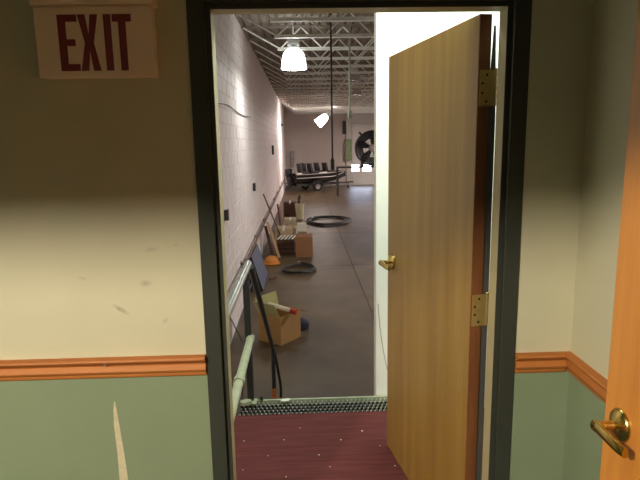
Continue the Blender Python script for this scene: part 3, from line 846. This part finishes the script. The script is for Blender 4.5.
# open carton near the steps
cb = on_z(281, 346, ZF); cr = on_z(301, 336.5, ZF)
d1 = (cr.x - cb.x, cr.y - cb.y)
L1 = 0.44; L2 = 0.40; HB = on_y(281, 317.5, cb.y).z - ZF
t, M = carton('cardboard_box', cb, d1, None, L1, L2, HB, M_CARD, 'open cardboard box with raised flaps and a white tube inside', True)
def flap(L, W_, mtx, m):
    bm = B(); box(bm, 0, L, 0, 0.005, 0, W_, M=mtx); obj('flap', bm, m, t)
ez = Vector((0, 0, 1))
flap(L1, 0.21, M @ Matrix.Translation((0, L2, HB)) @ Matrix.Rotation(R(-12), 4, 'X'), M_CARDL)
flap(L2 - 0.02, 0.22, M @ Matrix.Translation((0.005, 0.01, HB)) @ Matrix.Rotation(R(90), 4, 'Z') @ Matrix.Rotation(R(-28), 4, 'X') , M_CARDL)
flap(L2 - 0.02, 0.17, M @ Matrix.Translation((L1 - 0.002, 0.01, HB)) @ Matrix.Rotation(R(90), 4, 'Z') @ Matrix.Rotation(R(118), 4, 'X'), M_CARD)
a = on_y(268.5, 304, cb.y + 0.28); b = on_y(290.5, 310.5, cb.y + 0.16)
tt = thing('paper_tube', 'white paper tube with a red end lying across the open cardboard box', 'tube', tuple((a + b)/2))
bm = B(); tube(bm, [a, b], 0.030, 14); obj('sleeve', bm, M_PAPER, tt, smooth=True)
c2 = b + (b - a).normalized()*0.085
bm = B(); tube(bm, [b, c2], 0.038, 14); obj('red_end', bm, M_REDTAPE, tt, smooth=True)
# dark cloth lump behind it
p = on_z(303.5, 331, ZF)
bm = B(); lathe(bm, [(0, 0), (0.10, 0), (0.12, 0.04), (0.11, 0.10), (0.07, 0.14), (0.03, 0.16), (0, 0.16)], 12, Matrix.Translation((p.x - 0.03, p.y + 0.14, ZF)))
for v in bm.verts: v.co += Vector((random.uniform(-0.015, 0.015), random.uniform(-0.015, 0.015), random.uniform(-0.01, 0.0) if v.co.z > ZF + 0.01 else 0))
obj('cloth_bundle', bm, M_BLUE, None, 'crumpled dark blue cloth bundle beside the open cardboard box', 'cloth', base=(p.x, p.y + 0.14, ZF), smooth=True)

# slate panel leaning on the wall
pn = on_z(263.5, 292, ZF); y0, y1 = pn.y, pn.y + 1.35
tp = on_y(251.5, 257, y0)
Hs = Vector((tp.x - pn.x, 0, tp.z - ZF))
t = thing('leaning_board', 'slate blue flat board with black edge leaning on the block wall', 'board', (pn.x, pn.y, ZF))
ax = Hs.normalized(); nn = Vector((ax.z, 0, -ax.x))
hl = Hs.length * 1.0
tk = 0.05
M = frame_matrix((pn.x, y0, ZF), nn, Vector((0, 1, 0)), ax)
bm = B(); box(bm, -tk, -0.004, 0.006, y1 - y0, 0.02, hl, M=M); obj('core', bm, M_RUBBER, t)
bm = B(); box(bm, -0.004, 0.0, 0.0, y1 - y0, 0.02, hl, M=M); obj('face_sheet', bm, M_SLATE, t)
bm = B(); box(bm, -tk, 0.002, 0.0, 0.006, 0.02, hl, M=M); obj('edge_strip', bm, M_RUBBER, t)

# hoses
def hose(px, py, r, label, loops, tr, seed, squash=1.0):
    c = on_z(px, py, ZF); rr = random.Random(seed)
    pts = []
    N = 40
    for k in range(loops*N + 1):
        a = 2*math.pi*k/N; L_ = k/(N*1.0)
        rad = r*(1 - 0.12*abs(math.sin(L_*1.35 + seed)) + 0.05*math.sin(a*0.5 + seed))
        ox = 0.12*r*math.sin(L_*1.7 + seed); oy = 0.22*r*math.cos(L_*2.1 + seed)
        pts.append(Vector((c.x + ox + rad*math.cos(a + seed), c.y + oy + squash*rad*math.sin(a + seed), ZF + tr + 0.002 + tr*1.5*L_*0.55 + 0.006*math.sin(a*2))))
    e = pts[-1]
    d = (pts[-1] - pts[-2]).normalized()
    pts += [e + d*0.1, e + d*0.2 + Vector((0.03, 0.02, -0.01))]
    t = thing('hose_coil', label, 'hose', (c.x, c.y, ZF))
    bm = B(); tube(bm, pts, tr, 8); obj('hose', bm, M_RUBBER, t, smooth=True)
    bm = B(); tube(bm, [pts[-1], pts[-1] + (pts[-1] - pts[-2]).normalized()*0.09], tr*1.35, 8); obj('fitting', bm, M_CHROME, t, smooth=True)
hose(299, 270, 0.385, 'small black hose coil lying on the concrete near the boxes', 2, 0.021, 1.0)
hose(328, 222, 0.74, 'large loose black hose coil in the middle of the concrete floor', 4, 0.023, 2.2, 1.35)
p = on_z(273, 279, ZF)
bm = B(); box(bm, -0.10, 0.10, -0.02, 0.02, 0, 0.03, 0.003, M=Matrix.Translation((p.x, p.y, ZF)) @ Matrix.Rotation(R(50), 4, 'Z'))
obj('wood_offcut', bm, M_LUMBERD, None, 'short dark wooden offcut on the floor by the small hose coil', 'offcut', base=(p.x, p.y, ZF))

# brown carton and slatted crate
p = on_z(296, 257.5, ZF); q2 = on_z(313, 257.5, ZF)
carton('cardboard_box', (p.x, p.y, ZF), (1, 0), None, q2.x - p.x, 0.50, on_y(300, 237, p.y).z - ZF, M_CARDD, 'closed brown cardboard box beside the slatted crate')
p = on_z(276, 254, ZF)
x0, x1 = p.x + 0.02, on_y(294.5, 250, p.y).x; y0 = p.y; h = on_y(285, 239.5, y0).z - ZF
t = thing('slatted_crate', 'low dark crate with white slats across its top', 'crate', ((x0 + x1)/2, y0, ZF))
for zz in (0.0, h*0.34, h*0.68):
    bm = B(); box(bm, x0, x1, y0, y0 + 0.018, ZF + zz + 0.01, ZF + zz + h*0.30, 0.002)
    obj('front_board', bm, M_LUMBERD, t)
for b6 in ((x0, x0 + 0.02, y0 + 0.019, y0 + 0.55), (x1 - 0.02, x1, y0 + 0.019, y0 + 0.55), (x0, x1, y0 + 0.552, y0 + 0.57)):
    bm = B(); box(bm, *b6, ZF, ZF + h); obj('side_board', bm, M_LUMBERD, t)
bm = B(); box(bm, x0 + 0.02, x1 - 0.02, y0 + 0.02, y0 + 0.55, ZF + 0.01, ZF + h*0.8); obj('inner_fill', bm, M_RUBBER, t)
for i in range(5):
    xa = x0 + 0.01 + i*(x1 - x0 - 0.03)/4.6
    M = Matrix.Translation((xa, y0, ZF + h + 0.001))
    bm = B(); prism(bm, [(0, 0.0), (0.045, 0.0), (0.045 + 0.08, 0.56), (0.08, 0.56)], 'Z', 0, 0.016, M); obj('slat', bm, M_PAPER, t)

# leaning lumber
def plank(bx, by, tx, ty, Yb, w, th, m, label, dy=0.12):
    a = on_y(bx, by, Yb); a.z = ZF
    b = on_y(tx, ty, Yb + dy)
    b.x = max(b.x, XL + 0.03)
    ax_ = (b - a); L = ax_.length; ax_.normalize()
    ey = Vector((0, 1, 0)) - ax_*ax_.y; ey.normalize(); ex = ey.cross(ax_)
    M = frame_matrix(a, ex, ey, ax_)
    bm = B(); box(bm, -th/2, th/2, -w/2, w/2, 0.012, L, 0.002, M=M)
    obj('lumber_plank', bm, m, None, label, 'plank', base=tuple(a))
Yp = on_z(279, 256, ZF).y
plank(279.5, 255.5, 267.5, 222, Yp - 0.25, 0.14, 0.05, M_LUMBER, 'pale lumber plank leaning on the block wall behind the slate board')
plank(273, 257, 265.5, 226, Yp - 0.05, 0.16, 0.06, M_LUMBERD, 'dark brown plank leaning on the wall beside the pale plank')
p = on_z(272, 263, ZF); p.y -= 0.22
bm = B(); lathe(bm, [(0, 0.0), (0.19, 0.0), (0.20, 0.02), (0.165, 0.035), (0.155, 0.09), (0.12, 0.15), (0.06, 0.18), (0, 0.185)], 20, Matrix.Translation((p.x, p.y + 0.15, ZF)))
obj('hard_hat', bm, M_ORANGE, None, 'orange hard hat on the floor at the foot of the planks', 'hat', base=(p.x, p.y + 0.15, ZF), smooth=True)
a = on_x(263.3, 194, XL + 0.02); 
bm = B(); tube(bm, [a, Vector((-0.50, a.y, ZF + 0.002))], 0.018, 8)
obj('steel_rod', bm, M_PIPE, None, 'thin brown rod leaning high against the block wall', 'rod', base=(-0.50, a.y, ZF), smooth=True)

# pile behind the crate
Yq = 14.5
def lump_box(px0, px1, py0, py1, Y, dep, m, name, label, cat='box', rest=None):
    a = on_y(px0, py0, Y); b = on_y(px1, py1, Y)
    z0 = ZF if rest is None else rest
    t = thing(name, label, cat, ((a.x + b.x)/2, Y, z0))
    bm = B(); box(bm, a.x, b.x, Y, Y + dep, z0 + 0.001, a.z, 0.006); obj('body', bm, m, t)
    bm = B(); box(bm, (a.x + b.x)/2 - 0.03, (a.x + b.x)/2 + 0.03, Y - 0.0015, Y + dep*0.98, a.z - 0.06, a.z + 0.0015); obj('tape', bm, M_TAPE, t)
    return a.z
lump_box(275, 292, 229, 236, 14.2, 0.6, mat('tan_carton', (188, 164, 128), 0.8, var=0.08, vscale=9), 'cardboard_box', 'pale tan taped carton behind the slatted crate')
zq = lump_box(287, 307, 232.5, 238, 14.9, 0.7, mat('faded_carton', (150, 128, 104), 0.8, var=0.08, vscale=9), 'cardboard_box', 'faded low carton under the small white carton')
lump_box(297, 306.5, 224, 232, 15.0, 0.3, M_PAPER, 'cardboard_box', 'small white carton resting on the faded low carton', rest=zq)
lump_box(284, 296, 219.5, 222, 17.3, 0.5, mat('cream_carton', (196, 178, 146), 0.8, var=0.1, vscale=9), 'cardboard_box', 'flat cream carton in front of the dark brown box')
def crumple(px, py, Y, w, h, m, name, label, rest=None):
    z0 = ZF if rest is None else rest
    a_ = on_y(px, py, Y); rr = random.Random(int(px*13 + py))
    bm_ = B(); lathe(bm_, [(0, 0.0), (w*0.8, 0.0), (w, h*0.35), (w*0.75, h*0.75), (w*0.35, h), (0, h*0.96)], 8, Matrix.Translation((a_.x, Y, z0 + 0.002)))
    for v in bm_.verts:
        if v.co.z > z0 + 0.01: v.co += Vector((rr.uniform(-.25, .25)*w, rr.uniform(-.25, .25)*w, rr.uniform(-.3, .1)*h))
    obj(name, bm_, m, None, label, 'scrap', base=(a_.x, Y, z0))
crumple(298, 226, 16.4, 0.13, 0.26, M_PAPER, 'crumpled_paper', 'crumpled white paper heap between the white carton and the pail')
crumple(292, 224, 16.7, 0.15, 0.22, M_CARDL, 'crumpled_wrap', 'crumpled yellowish wrapping beside the white paper heap')
crumple(286, 228, 16.2, 0.12, 0.30, M_CARDD, 'crumpled_wrap', 'crumpled brown wrapping against the tan carton')
lump_box(283.5, 296.5, 202.5, 215, 20.3, 0.6, mat('dark_brown_carton', (92, 64, 50), 0.8, var=0.1, vscale=9), 'cardboard_box', 'dark brown box by the wall with the yellow pail beside it')
plank(280.5, 220, 277.6, 204, 17.4, 0.12, 0.05, mat('reddish_lumber', (120, 58, 46), 0.7, var=0.1), 'reddish short plank leaning beside the dark brown box')
plank(283, 221, 280.6, 202, 17.9, 0.12, 0.05, mat('pinkish_lumber', (204, 170, 152), 0.7, var=0.08), 'pinkish white plank leaning beside the reddish plank')
# pail with a dark handle in it
p = on_z(300, 219, ZF)
t = thing('pail', 'pale yellow pail standing past the cartons', 'pail', (p.x, p.y, ZF))
hp = on_y(300, 204, p.y).z - ZF
bm = B(); lathe(bm, [(0, 0.001), (0.13, 0.001), (0.165, hp), (0.175, hp), (0.175, hp - 0.03), (0.16, hp - 0.03), (0.155, hp - 0.001), (0.12, 0.02), (0, 0.02)], 20, Matrix.Translation((p.x, p.y, ZF))); obj('body', bm, M_YELLOW, t, smooth=True)
bm = B(); tube(bm, [Vector((p.x + 0.17*math.cos(a), p.y + 0.03, ZF + hp - 0.02 + 0.16*math.sin(a))) for a in [math.pi*k/12 for k in range(13)]], 0.006, 6); obj('bail', bm, M_CHROME, t)
e = on_y(299.5, 196, p.y)
bm = B(); tube(bm, [(p.x - 0.12, p.y + 0.26, ZF + 0.003), (e.x, p.y + 0.26, e.z)], 0.045, 8); obj('dark_post', bm, M_DARKGREY, None, 'short dark post standing up behind the yellow pail', 'post', base=(p.x - 0.12, p.y + 0.26, ZF + 0.003), smooth=True)

# ================================================================== BOAT ON TRAILER
def boat():
    a = on_z(291, 191.5, ZF); 
    org = Vector((a.x + 0.05, a.y + 0.1, ZF)); ang = R(27)
    MM = Matrix.Translation(org) @ Matrix.Rotation(ang, 4, 'Z')
    # local x: stern -> bow
    Lb = 3.55; hw = 0.72; z0 = 0.42
    t = thing('fishing_boat', 'black fishing boat with silver stripe parked along the far wall', 'boat', tuple(org))
    bm = B()
    N = 14
    secs = []
    for i in range(N + 1):
        s = i / N
        x = s*Lb
        w = hw * (1 - max(0, (s - 0.5)/0.5)**2.2 * 0.93)
        keel = z0 + 0.02 + 0.28*max(0, (s - 0.6)/0.4)**1.8
        sheer = z0 + 0.52 + 0.10*s*s
        secs.append([(x, -w, sheer), (x, -w*0.97, keel + 0.34), (x, -w*0.82, keel + 0.12), (x, -w*0.30, keel), (x, w*0.30, keel), (x, w*0.82, keel + 0.12), (x, w*0.97, keel + 0.34), (x, w, sheer), (x, w*0.88, sheer + 0.01), (x, w*0.84, sheer - 0.12), (x, -w*0.84, sheer - 0.12), (x, -w*0.88, sheer + 0.01)])
    vs_ = [[bm.verts.new(MM @ Vector(p)) for p in s] for s in secs]
    for a_, b_ in zip(vs_, vs_[1:]):
        n = len(a_)
        for k in range(n): bm.faces.new((a_[k], a_[(k+1) % n], b_[(k+1) % n], b_[k]))
    bm.faces.new(vs_[0][::-1]); bm.faces.new(vs_[-1])
    hull = obj('hull', bm, M_HULL, t, smooth=True)
    for sgn in (-1, 1):
        bm = B()
        pts = []
        for i in range(N):
            s = secs[i][1] if sgn < 0 else secs[i][6]
            pts.append(MM @ Vector((s[0], s[1]*1.005, s[2] - 0.03 + 0.03*(i/N))))
        tube(bm, pts, 0.032, 6); obj('stripe', bm, M_STRIPE, hull, smooth=True)
    for sgn in (-1, 1):
        bm = B()
        tube(bm, [MM @ Vector((secs[i][0 if sgn < 0 else 7][0], secs[i][0 if sgn < 0 else 7][1], secs[i][0][2] + 0.012)) for i in range(N + 1)], 0.028, 6)
        obj('gunwale', bm, M_STRIPE, hull, smooth=True)
    # seats
    for sx, sy, c in ((0.62, -0.28, 0), (1.12, 0.25, 0), (1.30, -0.22, 0), (1.98, 0.22, 0), (2.30, -0.18, 0)):
        zs = z0 + 0.42
        bm = B(); lathe(bm, [(0, 0), (0.05, 0), (0.05, 0.16), (0, 0.16)], 10, MM @ Matrix.Translation((sx, sy, zs - 0.02)))
        s = obj('seat', bm, M_DARKGREY, t)
        bm = B(); box(bm, sx - 0.22, sx + 0.24, sy - 0.25, sy + 0.25, zs + 0.14, zs + 0.26, 0.03, M=MM); obj('seat_cushion', bm, M_SEAT, s, smooth=True)
        bm = B(); box(bm, -0.07, 0.06, -0.25, 0.25, 0, 0.52, 0.03, M=MM @ Matrix.Translation((sx - 0.18, sy, zs + 0.20)) @ Matrix.Rotation(R(-10), 4, 'Y')); obj('seat_back', bm, M_SEAT, s, smooth=True)
    for sx, sy, l in ((0.30, -0.40, 0.34), (1.75, -0.48, 0.46), (2.25, -0.30, 0.5)):
        bm = B(); box(bm, sx - l/2, sx + l/2, sy - 0.12, sy + 0.16, z0 + 0.50, z0 + 0.62, 0.025, M=MM); obj('cushion', bm, M_CUSH, t, 'white vinyl cushion', smooth=True)
    # outboard motor
    bm = B(); box(bm, -0.34, -0.02, -0.16, 0.16, z0 + 0.44, z0 + 0.86, 0.05, M=MM); om = obj('outboard_motor', bm, M_HULL, t, smooth=True)
    bm = B(); box(bm, -0.24, -0.10, -0.06, 0.06, z0 - 0.22, z0 + 0.44, 0.02, M=MM); box(bm, -0.38, -0.04, -0.09, 0.09, z0 + 0.02, z0 + 0.05, 0.008, M=MM)
    obj('leg', bm, M_DARKGREY, om, smooth=True)
    bm = B(); lathe(bm, [(0, -0.20), (0.05, -0.12), (0.06, 0.05), (0.03, 0.2), (0, 0.22)], 10, MM @ Matrix.Translation((-0.18, 0, z0 - 0.12)) @ Matrix.Rotation(R(90), 4, 'Y'))
    obj('gear_case', bm, M_DARKGREY, om, smooth=True)
    # trailer
    tr = thing('boat_trailer', 'dark boat trailer under the black fishing boat', 'trailer', tuple(org))
    bm = B()
    for s in (-1, 1):
        box(bm, 0.05, 2.6, s*0.46 - 0.03, s*0.46 + 0.03, 0.30, 0.38, 0.006, M=MM)
        tube(bm, [MM @ Vector((2.6, s*0.46, 0.34)), MM @ Vector((3.6, 0.0, 0.34))], 0.035, 8)
    for x in (0.2, 1.1, 2.3): box(bm, x - 0.03, x + 0.03, -0.46, 0.46, 0.28, 0.34, M=MM)
    tube(bm, [MM @ Vector((3.5, 0, 0.34)), MM @ Vector((4.1, 0, 0.34))], 0.04, 8)
    obj('frame', bm, M_DARKGREY, tr)
    for s in (-1, 1):
        bm = B(); box(bm, 0.15, 2.3, s*0.35 - 0.05, s*0.35 + 0.05, 0.38, 0.43, M=MM)
        obj('bunk', bm, M_DECKBOAT, tr)
    for s in (-1, 1):
        WM = MM @ Matrix.Translation((1.25, s*0.76, 0.27)) @ Matrix.Rotation(R(90), 4, 'X')
        bm = B(); lathe(bm, [(0.15, -0.07), (0.24, -0.08), (0.268, -0.05), (0.268, 0.05), (0.24, 0.08), (0.15, 0.07)], 24, WM); wh = obj('wheel', bm, M_RUBBER, tr, smooth=True)
        bm = B(); lathe(bm, [(0, -0.05), (0.05, -0.06), (0.06, -0.03), (0.15, -0.055), (0.155, 0.055), (0.06, 0.03), (0.05, 0.06), (0, 0.05)], 20, WM); obj('rim', bm, M_CHROME, wh, smooth=True)
        bm = B()
        tube(bm, [MM @ Vector((1.25 + 0.33*math.cos(a), s*0.76, 0.27 + 0.33*math.sin(a))) for a in [math.pi*k/10 for k in range(11)]], 0.05, 6); obj('fender', bm, M_HULL, tr, smooth=True)
    bm = B(); tube(bm, [MM @ Vector((3.75, 0, 0.30)), MM @ Vector((3.75, 0, 0.06))], 0.025, 8); lathe(bm, [(0.02, -0.03), (0.06, -0.03), (0.06, 0.03), (0.02, 0.03)], 12, MM @ Matrix.Translation((3.75, 0, 0.062)) @ Matrix.Rotation(R(90), 4, 'X'))
    obj('jack_wheel', bm, M_DARKGREY, tr)
boat()

# ================================================================== FAN ON ITS STAND
def fan():
    Y = 28.0
    c = on_y(372.5, 148, Y); rad = (c - on_y(355, 148, Y)).length
    zs = c.z - rad - 0.02
    xa = on_y(336.5, 163, Y).x; xb = c.x + 1.15
    st = thing('fan_stand', 'dark steel stand carrying the big round fan', 'stand', ((xa + xb)/2, Y, ZF))
    bm = B(); box(bm, xa, xb, Y - 0.28, Y + 0.28, zs - 0.07, zs, 0.006); obj('top_beam', bm, M_BLACKSTEEL, st)
    for x in (xa + 0.04, xb - 0.04):
        for s in (-1, 1):
            bm = B(); box(bm, x - 0.04, x + 0.04, Y + s*0.24 - 0.04, Y + s*0.24 + 0.04, ZF, zs - 0.07, 0.004); obj('leg', bm, M_BLACKSTEEL, st)
    t = thing('drum_fan', 'big round black industrial fan on a dark steel stand', 'fan', (c.x, Y, zs))
    FM = frame_matrix(c, Vector((1, 0, 0)), Vector((0, 0, 1)), Vector((0, -1, 0)))
    bm = B(); lathe(bm, [(rad, -0.22), (rad, 0.22), (rad*0.93, 0.24), (rad*0.90, 0.20), (rad*0.90, -0.20), (rad*0.93, -0.24), (rad, -0.22)], 40, FM); obj('drum', bm, M_BLACKSTEEL, t, smooth=True)
    bm = B(); lathe(bm, [(rad*0.52, -0.10), (rad*0.90, -0.06), (rad*0.90, -0.09), (rad*0.52, -0.13), (rad*0.52, -0.10)], 32, FM); obj('venturi_ring', bm, M_BLACKSTEEL, t, smooth=True)
    bm = B(); lathe(bm, [(0, 0.17), (rad*0.20, 0.17), (rad*0.22, 0.12), (rad*0.22, -0.12), (0, -0.12)], 24, FM); hb = obj('hub', bm, M_GREYBOX, t, smooth=True)
    for k in range(5):
        a = 2*math.pi*k/5 + 0.3
        BM = FM @ Matrix.Rotation(a, 4, 'Z') @ Matrix.Rotation(R(28), 4, 'X')
        bm = B(); prism(bm, [(rad*0.20, -0.10), (rad*0.55, -0.20), (rad*0.86, -0.17), (rad*0.87, 0.12), (rad*0.55, 0.16), (rad*0.20, 0.08)], 'Z', -0.012, 0.012, BM); obj('blade', bm, M_RUBBER, t)
    bm = B()
    for f in (0.42, 0.6, 0.78): tube(bm, [FM @ Vector((rad*f*math.cos(2*math.pi*k/32), rad*f*math.sin(2*math.pi*k/32), 0.215)) for k in range(32)], 0.010, 5, closed=True)
    for k in range(8):
        a = 2*math.pi*k/8
        tube(bm, [FM @ Vector((rad*0.15*math.cos(a), rad*0.15*math.sin(a), 0.215)), FM @ Vector((rad*0.93*math.cos(a), rad*0.93*math.sin(a), 0.215))], 0.010, 5)
    obj('guard', bm, M_DARKGREY, t)
    for a in (R(130), R(50)):
        bm = B()
        p = FM @ Vector((rad*math.cos(a), rad*math.sin(a), 0)); q_ = FM @ Vector(((rad + 0.16)*math.cos(a), (rad + 0.16)*math.sin(a), 0))
        tube(bm, [p, q_], 0.05, 8)
        obj('lug', bm, M_BLACKSTEEL, t)
    for s in (-1, 1):
        bm = B(); box(bm, c.x + s*rad*0.6 - 0.06, c.x + s*rad*0.6 + 0.06, Y - 0.2, Y + 0.2, zs + 0.001, zs + rad*0.27, 0.01)
        obj('foot', bm, M_BLACKSTEEL, t)
fan()

# cabinets on the far wall
def cabinet(px0, px1, py0, py1, m, label, dep=0.22, Y=YF):
    a = on_y(px0, py0, Y); b = on_y(px1, py1, Y)
    t = thing('electrical_cabinet', label, 'cabinet', ((a.x + b.x)/2, Y, b.z))
    bm = B(); box(bm, a.x, b.x, Y - dep, Y - 0.001, b.z, a.z, 0.01); obj('body', bm, m, t)
    bm = B(); box(bm, a.x + 0.03, b.x - 0.03, Y - dep - 0.02, Y - dep, b.z + 0.03, a.z - 0.03, 0.006); dr = obj('cabinet_door', bm, m, t)
    bm = B(); box(bm, b.x - 0.08, b.x - 0.05, Y - dep - 0.04, Y - dep - 0.02, (a.z + b.z)/2 - 0.06, (a.z + b.z)/2 + 0.06, 0.004); obj('latch', bm, M_DARKGREY, dr)
cabinet(345.2, 351.5, 139, 160, M_GREENBOX, 'pale green cabinet mounted by the overhead door', 0.16, YF - 0.121)
cabinet(290.5, 294.5, 151, 167, M_GREYBOX, 'grey cabinet on the far wall in the corner above the boat')
cabinet(342.5, 345.5, 121, 134, M_DARKGREY, 'small dark box high on the far wall', 0.15)
